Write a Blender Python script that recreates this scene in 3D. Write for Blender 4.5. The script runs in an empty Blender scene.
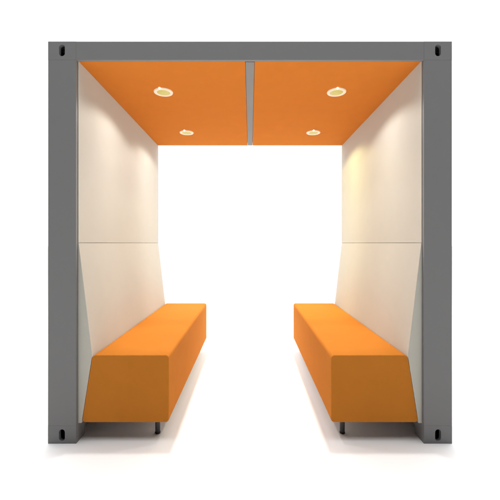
import bpy, bmesh, math
from mathutils import Vector

scene = bpy.context.scene
COL = scene.collection
R = math.radians

# ------------------------------------------------------------------ materials
def new_mat(name):
    m = bpy.data.materials.new(name)
    m.use_nodes = True
    nt = m.node_tree
    return m, nt, nt.nodes['Principled BSDF']

def fabric(name, rgb, vary=0.10, sheen=0.25):
    """Woven wool felt: fine threads in the bump, a soft mottle in the dye."""
    m, nt, b = new_mat(name)
    N, L = nt.nodes, nt.links
    tc = N.new('ShaderNodeTexCoord')
    fine = N.new('ShaderNodeTexNoise'); fine.inputs['Scale'].default_value = 260; fine.inputs['Detail'].default_value = 3
    broad = N.new('ShaderNodeTexNoise'); broad.inputs['Scale'].default_value = 9; broad.inputs['Detail'].default_value = 4
    L.new(tc.outputs['Object'], fine.inputs['Vector']); L.new(tc.outputs['Object'], broad.inputs['Vector'])
    mix = N.new('ShaderNodeMix'); mix.data_type = 'RGBA'
    mix.inputs[6].default_value = (*[c * (1 - vary) for c in rgb], 1)
    mix.inputs[7].default_value = (*[min(1, c * (1 + vary)) for c in rgb], 1)
    avg = N.new('ShaderNodeMath'); avg.operation = 'ADD'
    h1 = N.new('ShaderNodeMath'); h1.operation = 'MULTIPLY'; h1.inputs[1].default_value = 0.5
    h2 = N.new('ShaderNodeMath'); h2.operation = 'MULTIPLY'; h2.inputs[1].default_value = 0.5
    L.new(fine.outputs['Fac'], h1.inputs[0]); L.new(broad.outputs['Fac'], h2.inputs[0])
    L.new(h1.outputs[0], avg.inputs[0]); L.new(h2.outputs[0], avg.inputs[1])
    L.new(avg.outputs[0], mix.inputs[0])
    L.new(mix.outputs[2], b.inputs['Base Color'])
    wx = N.new('ShaderNodeTexWave'); wx.inputs['Scale'].default_value = 110; wx.bands_direction = 'DIAGONAL'
    wx.inputs['Distortion'].default_value = 1.5; wx.inputs['Detail'].default_value = 1
    L.new(tc.outputs['Object'], wx.inputs['Vector'])
    add = N.new('ShaderNodeMath'); add.operation = 'ADD'
    L.new(wx.outputs['Fac'], add.inputs[0]); L.new(fine.outputs['Fac'], add.inputs[1])
    bump = N.new('ShaderNodeBump'); bump.inputs['Strength'].default_value = 0.25; bump.inputs['Distance'].default_value = 0.001
    L.new(add.outputs[0], bump.inputs['Height']); L.new(bump.outputs['Normal'], b.inputs['Normal'])
    b.inputs['Roughness'].default_value = 0.92
    b.inputs['Specular IOR Level'].default_value = 0.06
    b.inputs['Sheen Weight'].default_value = sheen
    b.inputs['Sheen Roughness'].default_value = 0.6
    b.inputs['Sheen Tint'].default_value = (*rgb, 1)
    return m

def paint(name, rgb, rough=0.55, metallic=0.0, vary=0.03, scale=14, bump=0.0):
    m, nt, b = new_mat(name)
    N, L = nt.nodes, nt.links
    tc = N.new('ShaderNodeTexCoord')
    n = N.new('ShaderNodeTexNoise'); n.inputs['Scale'].default_value = scale; n.inputs['Detail'].default_value = 6
    L.new(tc.outputs['Object'], n.inputs['Vector'])
    mix = N.new('ShaderNodeMix'); mix.data_type = 'RGBA'
    mix.inputs[6].default_value = (*[c * (1 - vary) for c in rgb], 1)
    mix.inputs[7].default_value = (*[min(1, c * (1 + vary)) for c in rgb], 1)
    L.new(n.outputs['Fac'], mix.inputs[0]); L.new(mix.outputs[2], b.inputs['Base Color'])
    mr = N.new('ShaderNodeMapRange'); mr.inputs['To Min'].default_value = rough - .06; mr.inputs['To Max'].default_value = rough + .06
    L.new(n.outputs['Fac'], mr.inputs['Value']); L.new(mr.outputs[0], b.inputs['Roughness'])
    if bump:
        f = N.new('ShaderNodeTexNoise'); f.inputs['Scale'].default_value = 350; f.inputs['Detail'].default_value = 2
        L.new(tc.outputs['Object'], f.inputs['Vector'])
        bp = N.new('ShaderNodeBump'); bp.inputs['Strength'].default_value = bump; bp.inputs['Distance'].default_value = 0.0004
        L.new(f.outputs['Fac'], bp.inputs['Height']); L.new(bp.outputs['Normal'], b.inputs['Normal'])
    b.inputs['Metallic'].default_value = metallic
    return m

def glowing(name, rgb, emit, strength):
    m, nt, b = new_mat(name)
    b.inputs['Base Color'].default_value = (*rgb, 1)
    b.inputs['Roughness'].default_value = 0.4
    b.inputs['Emission Color'].default_value = (*emit, 1)
    b.inputs['Emission Strength'].default_value = strength
    return m

ORANGE = fabric('orange_fabric', (0.545, 0.190, 0.025), sheen=0.0)
ORANGE_CEIL = fabric('orange_ceiling_fabric', (0.575, 0.187, 0.028), sheen=0.0)
CREAM = fabric('cream_fabric', (0.535, 0.522, 0.462), vary=0.05, sheen=0.1)
STEEL = paint('grey_steel_paint', (0.186, 0.186, 0.186), rough=0.6, bump=0.15)
BEAM = paint('grey_beam_paint', (0.178, 0.176, 0.174), rough=0.5)
BLACK = paint('black_leg_metal', (0.02, 0.02, 0.021), rough=0.35)
BOUNCE = paint('grey_bounce_panel', (0.4, 0.4, 0.4), rough=0.9)
RUBBER = paint('black_rubber', (0.008, 0.008, 0.008), rough=0.8)
FLOOR = paint('white_studio_floor', (0.93, 0.93, 0.93), rough=0.75, vary=0.004, scale=3)
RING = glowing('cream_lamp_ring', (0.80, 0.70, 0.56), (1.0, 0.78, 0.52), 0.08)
LENS = glowing('olive_lamp_lens', (0.40, 0.36, 0.08), (0.80, 0.66, 0.14), 0.19)
GLINT = glowing('glint_glow', (0.9, 0.9, 0.85), (1.0, 0.93, 0.75), 4.0)

# ------------------------------------------------------------------ mesh helpers
def link_mesh(name, bm, mat, parent=None, smooth=False, loc=None):
    bmesh.ops.recalc_face_normals(bm, faces=bm.faces)
    me = bpy.data.meshes.new(name)
    bm.to_mesh(me); bm.free()
    me.materials.append(mat)
    o = bpy.data.objects.new(name, me)
    COL.objects.link(o)
    if smooth:
        for p in me.polygons: p.use_smooth = True
        w = o.modifiers.new('weighted_normals', 'WEIGHTED_NORMAL'); w.keep_sharp = True; w.weight = 80
    if parent: o.parent = parent
    if loc: o.location = loc
    return o

def bevel_all(bm, width, seg=2, angle=25):
    ed = [e for e in bm.edges if len(e.link_faces) == 2 and e.calc_face_angle(0) > R(angle)]
    if width > 0:
        bmesh.ops.bevel(bm, geom=ed, offset=width, segments=seg, profile=0.5, affect='EDGES', clamp_overlap=True)

def box_bm(x0, x1, y0, y1, z0, z1, bevel=0.002, seg=2):
    bm = bmesh.new()
    bmesh.ops.create_cube(bm, size=1)
    for v in bm.verts:
        v.co = Vector(((x0 + x1) / 2 + v.co.x * (x1 - x0), (y0 + y1) / 2 + v.co.y * (y1 - y0), (z0 + z1) / 2 + v.co.z * (z1 - z0)))
    bevel_all(bm, bevel, seg)
    return bm

def prism_bm(profile, a0, a1, axis, bevel=0.003, seg=2):
    """profile of 2-D points; axis 'x' (points are y,z), 'y' (points are x,z) or 'z' (points are x,y)."""
    bm = bmesh.new()
    P = {'x': lambda u, v, a: (a, u, v), 'y': lambda u, v, a: (u, a, v), 'z': lambda u, v, a: (u, v, a)}[axis]
    A = [bm.verts.new(P(u, v, a0)) for u, v in profile]
    B = [bm.verts.new(P(u, v, a1)) for u, v in profile]
    bm.faces.new(A); bm.faces.new(B[::-1])
    n = len(profile)
    for i in range(n):
        bm.faces.new((A[i], B[i], B[(i + 1) % n], A[(i + 1) % n]))
    bmesh.ops.recalc_face_normals(bm, faces=bm.faces)
    bevel_all(bm, bevel, seg)
    return bm

def cushion_bm(profile, a0, a1, wide, rim):
    """a long block: generously rounded along its length, tightly sewn round its two ends"""
    bm = prism_bm(profile, a0, a1, 'y', 0)
    bm.normal_update()
    bmesh.ops.bevel(bm, geom=[e for e in bm.edges if abs(e.verts[0].co.y - e.verts[1].co.y) > .1], offset=wide, segments=6, profile=0.5, affect='EDGES')
    bm.normal_update()
    ends = [e for e in bm.edges if abs(e.verts[0].co.y - e.verts[1].co.y) < 1e-5 and len(e.link_faces) == 2 and e.calc_face_angle(0) > 1]
    bmesh.ops.bevel(bm, geom=ends, offset=rim, segments=4, profile=0.5, affect='EDGES')
    return bm

def lathe_bm(profile, n=48, closed=False):
    """profile of (radius, z)"""
    bm = bmesh.new()
    rings = []
    for r, z in profile:
        if r < 1e-6: rings.append([bm.verts.new((0, 0, z))])
        else: rings.append([bm.verts.new((r * math.cos(2 * math.pi * k / n), r * math.sin(2 * math.pi * k / n), z)) for k in range(n)])
    pairs = list(zip(rings, rings[1:])) + ([(rings[-1], rings[0])] if closed else [])
    for a, b in pairs:
        for k in range(n):
            j = (k + 1) % n
            if len(a) == 1 and len(b) == 1: continue
            if len(a) == 1: bm.faces.new((a[0], b[k], b[j]))
            elif len(b) == 1: bm.faces.new((a[k], b[0], a[j]))
            else: bm.faces.new((a[k], b[k], b[j], a[j]))
    return bm

def empty(name, loc, label, cat, group=None, rz=0):
    o = bpy.data.objects.new(name, None)
    COL.objects.link(o)
    o.empty_display_size = 0.1
    o.location = loc; o.rotation_euler = (0, 0, rz)
    o['label'] = label; o['category'] = cat
    if group: o['group'] = group
    return o

def copy_thing(root, loc, label, rz=0):
    r = root.copy(); COL.objects.link(r); r.location = loc; r.rotation_euler = (0, 0, rz); r['label'] = label
    for ch in list(root.children):
        c = ch.copy(); COL.objects.link(c); c.parent = r
        for g in list(ch.children):
            d = g.copy(); COL.objects.link(d); d.parent = c
    return r

# ------------------------------------------------------------------ dimensions (metres)
D = 2.1                       # camera to the front of the frame
W = 1.219                     # half width of the frame
HT = 2.427                    # height of the frame
PIN = 1.050                   # inner face of a post
PD = 0.0555 * D                    # depth of a post
YF = 0.011 * D                    # where the upholstery starts behind the front face
YB = 0.885 * D                     # where it ends
DEPTH = YB + YF
WALL = 1.046                  # face of the wall panels
CEIL = 2.3195                 # underside of the ceiling panels
HEAD = 2.316                  # underside of the header
CH = 0.108                    # corner casting height
SEAM = 1.212
ZB = 0.116                    # underside of the benches

# ------------------------------------------------------------------ the ground
bm = bmesh.new()
bmesh.ops.create_circle(bm, cap_ends=True, radius=150, segments=96)
g = link_mesh('ground', bm, FLOOR)
g['kind'] = 'structure'

# ------------------------------------------------------------------ the container booth (origin at the middle of its front edge)
booth = empty('container_booth', (0, D, 0),
              'open grey steel container frame booth with orange ceiling and cream upholstered walls', 'booth')

def casting_bm(sx, top, front):
    """hollow corner block, a stadium-shaped locking hole through its outward face"""
    bm = bmesh.new()
    x0, x1 = sorted((sx * PIN, sx * W))
    z0, z1 = (HT - (HT - HEAD), HT) if top else (0.0, CH)
    if top: z0 = HEAD
    hx = sx * 1.1355
    hw, hh = 0.0178, 0.0352
    hz = HT - 0.0525 if top else 0.0505
    yf, yk = (0.0, PD) if front else (DEPTH, DEPTH - PD)
    inn = 0.024 if front else -0.024
    def V(x, y, z): return bm.verts.new((x, y, z))
    f = [V(x0, yf, z0), V(x1, yf, z0), V(x1, yf, z1), V(x0, yf, z1)]
    k = [V(x0, yk, z0), V(x1, yk, z0), V(x1, yk, z1), V(x0, yk, z1)]
    bm.faces.new(k)
    for i in range(4):
        j = (i + 1) % 4
        bm.faces.new((f[i], f[j], k[j], k[i]))
    pts = []
    for i in range(13):
        a = math.pi * i / 12
        pts.append((hx + hw * math.cos(a), hz + (hh - hw) + hw * math.sin(a)))
    for i in range(13):
        a = math.pi + math.pi * i / 12
        pts.append((hx + hw * math.cos(a), hz - (hh - hw) + hw * math.sin(a)))
    # small eased rim then the throat of the hole
    loops = []
    for (grow, dy) in ((0.001, 0.0), (0.0, 0.001 if front else -0.001), (0.0, inn)):
        lp = []
        for (x, z) in pts:
            d = Vector((x - hx, z - hz)); n = d.normalized() * grow
            lp.append(V(x + n.x, yf + dy, z + n.y))
        loops.append(lp)
    n = len(pts)
    for a, b in zip(loops, loops[1:]):
        for i in range(n):
            bm.faces.new((a[i], a[(i + 1) % n], b[(i + 1) % n], b[i]))
    edges = [bm.edges.get((f[i], f[(i + 1) % 4])) for i in range(4)]
    edges += [bm.edges.get((loops[0][i], loops[0][(i + 1) % n])) for i in range(n)]
    bmesh.ops.triangle_fill(bm, edges=edges, use_beauty=True, normal=(0, -1 if front else 1, 0))
    out = [e for e in bm.edges if all(v in f + k for v in e.verts) and len(e.link_faces) == 2 and e.calc_face_angle(0) > 1]
    bmesh.ops.bevel(bm, geom=out, offset=0.0004, segments=2, profile=0.5, affect='EDGES')
    return bm

for front in (True, False):
    y0, y1 = (0, PD) if front else (DEPTH - PD, DEPTH)
    for sx in (-1, 1):
        for top in (True, False):
            link_mesh('corner_casting', casting_bm(sx, top, front), STEEL, booth)
        xa, xb = sorted((sx * PIN, sx * W))
        link_mesh('post', box_bm(xa, xb, y0, y1, CH + .0001, HEAD - .0001, 0.0004, 2), STEEL, booth, smooth=True)
    up = CEIL + .043          # the ceiling runs under the header and stops behind its front lip
    hp = [(0, HEAD), (YF - .003, HEAD), (YF - .003, up), (PD, up), (PD, HT), (0, HT)] if front else [(y0, up), (y1, up), (y1, HT), (y0, HT)]
    link_mesh('header_beam', prism_bm(hp, -PIN + .0002, PIN - .0002, 'x', 0.0004, 2), STEEL, booth, smooth=True)
for sx in (-1, 1):
    xa, xb = sorted((sx * (PIN + .03), sx * (W - .004)))
    link_mesh('side_rail', box_bm(xa, xb, PD, DEPTH - PD, HEAD + .012, HT - .004), STEEL, booth, smooth=True)
    link_mesh('side_rail', box_bm(xa, xb, PD, DEPTH - PD, 0.012, CH - .004), STEEL, booth, smooth=True)
    xa, xb = sorted((sx * 1.165, sx * (W - .012)))
    link_mesh('side_sheet', box_bm(xa, xb, PD + .001, DEPTH - PD - .001, CH - .004, HEAD + .012), STEEL, booth, smooth=True)
    # wall panel: an L in plan, a thin return lapping the post and a thick body behind it
    prof = [(sx * x, y) for x, y in ((WALL, YF), (PIN - .0006, YF), (PIN - .0006, PD + .004), (1.160, PD + .004),
                                     (1.160, DEPTH - PD - .004), (PIN - .0006, DEPTH - PD - .004), (PIN - .0006, YB), (WALL, YB))]
    link_mesh('wall_panel', prism_bm(prof, SEAM + .0012, CEIL + .02, 'z', 0.0014, 2), CREAM, booth, smooth=True)
    xa, xb = sorted((sx * 0.0290, sx * (WALL - .0003)))
    link_mesh('ceiling_panel', box_bm(xa, xb, YF, YB, CEIL, CEIL + .04, 0.0018, 3), ORANGE_CEIL, booth, smooth=True)
link_mesh('ceiling_beam', box_bm(-0.0275, 0.0275, YF + .012, YB - .0006, CEIL + .0006, CEIL + .05, 0.0015, 2), BEAM, booth, smooth=True)
link_mesh('roof_sheet', box_bm(-PIN - .02, PIN + .02, PD + .001, DEPTH - PD - .001, HT - .03, HT - .008), STEEL, booth, smooth=True)

# ------------------------------------------------------------------ benches (origin on the floor under the middle of the bench)
YM = (YF + YB) / 2
HL = (YB - YF) / 2
XC = 0.77
bench = empty('bench', (-XC, D + YM, 0), 'long orange block bench with cream sloping backrest along the left wall panel', 'bench',
              'facing benches inside the booth')
ST = 0.526
seat_prof = [(XC - .495, ZB), (XC - .495, ST), (XC - .963, ST), (XC - 1.027, ZB)]
link_mesh('seat', cushion_bm(seat_prof, -HL, HL, 0.022, 0.006), ORANGE, bench, smooth=True)
back_prof = [(XC - 1.0493, ZB - .004), (XC - 1.0493, SEAM - .0012), (XC - 1.045, SEAM - .0012), (XC - .9635, ST), (XC - 1.0285, ZB - .004)]
link_mesh('backrest', prism_bm(back_prof, -HL, HL, 'y', 0.0016, 2), CREAM, bench, smooth=True)
link_mesh('bounce_panel', box_bm(XC - 1.012, XC - .520, -HL + .024, HL - .024, ZB - .006, ZB + .001, .002, 2), BOUNCE, bench, smooth=True)  # unseen panel added under the seat to keep floor shadows neutral
for s in (-1, 1):
    leg = link_mesh('leg', lathe_bm([(0, ZB + .001), (.0155, ZB + .001), (.0155, .012)], 32), BLACK, bench, smooth=True, loc=(XC - .588, s * (HL - .045 * D), 0))
    link_mesh('foot_pad', lathe_bm([(.0155, .0125), (.0165, .0115), (.0172, .008), (.0165, .002), (.014, 0.0), (0, 0.0)], 32), RUBBER, leg, smooth=True)
copy_thing(bench, (XC, D + YM, 0), 'long orange block bench with cream sloping backrest along the right wall panel', math.pi)

# ------------------------------------------------------------------ downlights
LX = 0.635
spots = [(-LX, 0.215, 'cream ringed ceiling downlight nearest the header, left of the grey beam', (1.0, .98, .95)),
         (LX, 0.215, 'cream ringed ceiling downlight nearest the header, right of the grey beam', (1.0, .98, .95)),
         (-LX, 0.660, 'small cream ringed ceiling downlight by the rear edge, left of the grey beam', (1.0, .98, .95)),
         (LX, 0.660, 'small ceiling downlight by the rear edge that throws yellow light on the right wall', (1.0, .91, .47))]
SPOT_W = 8.0       # watts at the cone's edge
CORE = 9.3        # how many times stronger straight down
dl = None
for x, r, label, colr in spots:
    loc = (x, D + r * D, CEIL)
    if dl is None:
        dl = empty('downlight', loc, label, 'ceiling light', 'recessed ceiling downlights')
        link_mesh('trim_ring', lathe_bm([(.069, .002), (.0695, -.003), (.067, -.0075), (.062, -.009), (.052, -.0088), (.047, -.007), (.0455, -.004), (.0455, .002)], 64), RING, dl, smooth=True)
        link_mesh('lens', lathe_bm([(.046, -.0058), (.030, -.0075), (.012, -.0085), (0, -.0087)], 48), LENS, dl, smooth=True)
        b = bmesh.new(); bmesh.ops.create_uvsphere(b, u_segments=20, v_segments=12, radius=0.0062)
        link_mesh('glint_bead', b, GLINT, dl, smooth=True, loc=(-.010, -.0715, -.004))  # glowing bead added at the ring's edge as a bright glint
    else:
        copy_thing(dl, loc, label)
    # beam: strongest straight down, falling off towards a wide cut-off like a real reflector lamp
    ld = bpy.data.lights.new('downlight_beam', 'SPOT')
    ld.energy = SPOT_W * (1.2 if colr[2] < .6 else 1.0); ld.color = colr; ld.spot_size = R(149); ld.spot_blend = 0.2; ld.shadow_soft_size = 0.06
    ld.use_nodes = True
    ln = ld.node_tree.nodes; ll = ld.node_tree.links
    tcn = ln.new('ShaderNodeTexCoord'); sx_ = ln.new('ShaderNodeSeparateXYZ'); ll.new(tcn.outputs['Normal'], sx_.inputs[0])
    prev = sx_.outputs['Z']
    for op, second in (('MULTIPLY', 'self'), ('SUBTRACT', None), ('MAXIMUM', 0.0001), ('POWER', -0.65), ('MINIMUM', CORE)):
        mn = ln.new('ShaderNodeMath'); mn.operation = op
        if op == 'SUBTRACT':
            mn.inputs[0].default_value = 1.0; ll.new(prev, mn.inputs[1])
        else:
            ll.new(prev, mn.inputs[0])
            if second == 'self': ll.new(prev, mn.inputs[1])
            else: mn.inputs[1].default_value = second
        prev = mn.outputs[0]
    ll.new(prev, ln['Emission'].inputs['Strength'])
    lo = bpy.data.objects.new('downlight_beam', ld); COL.objects.link(lo)
    lo.location = (x, loc[1], CEIL - .04)

# ------------------------------------------------------------------ world backdrop and added fill light
w = bpy.data.worlds.new('World'); scene.world = w
w.use_nodes = True
nt = w.node_tree; N, L = nt.nodes, nt.links
bg = N['Background']
tc = N.new('ShaderNodeTexCoord'); sp = N.new('ShaderNodeSeparateXYZ')
L.new(tc.outputs['Generated'], sp.inputs[0])
mr = N.new('ShaderNodeMapRange'); mr.interpolation_type = 'SMOOTHSTEP'
mr.inputs['From Min'].default_value = -0.33; mr.inputs['From Max'].default_value = 0.15
mr.inputs['To Min'].default_value = 0.0; mr.inputs['To Max'].default_value = 1.5
L.new(sp.outputs['Y'], mr.inputs['Value']); L.new(mr.outputs[0], bg.inputs['Strength'])
bg.inputs['Color'].default_value = (1, 1, 1, 1)

sb = bpy.data.lights.new('overhead_softbox', 'AREA')  # unseen area lamp added overhead to whiten the floor
sb.shape = 'RECTANGLE'; sb.size = 9; sb.size_y = 8; sb.energy = 385
so = bpy.data.objects.new('overhead_softbox', sb); COL.objects.link(so)
so.location = (0, D + 1.0, 6.5)

# ------------------------------------------------------------------ camera
cd = bpy.data.cameras.new('camera')
cd.sensor_width = 36
cd.lens = 36 * (165.7 * D) / 500
cd.shift_y = -0.014
cd.clip_end = 500
co = bpy.data.objects.new('camera', cd); COL.objects.link(co)
co.location = (0, 0, 1.211); co.rotation_euler = (R(90), 0, 0)
scene.camera = co

scene.view_settings.view_transform = 'Standard'
scene.view_settings.look = 'None'
scene.view_settings.exposure = 0.42
scene.view_settings.gamma = 1
scene.cycles.max_bounces = 12
scene.cycles.diffuse_bounces = 8
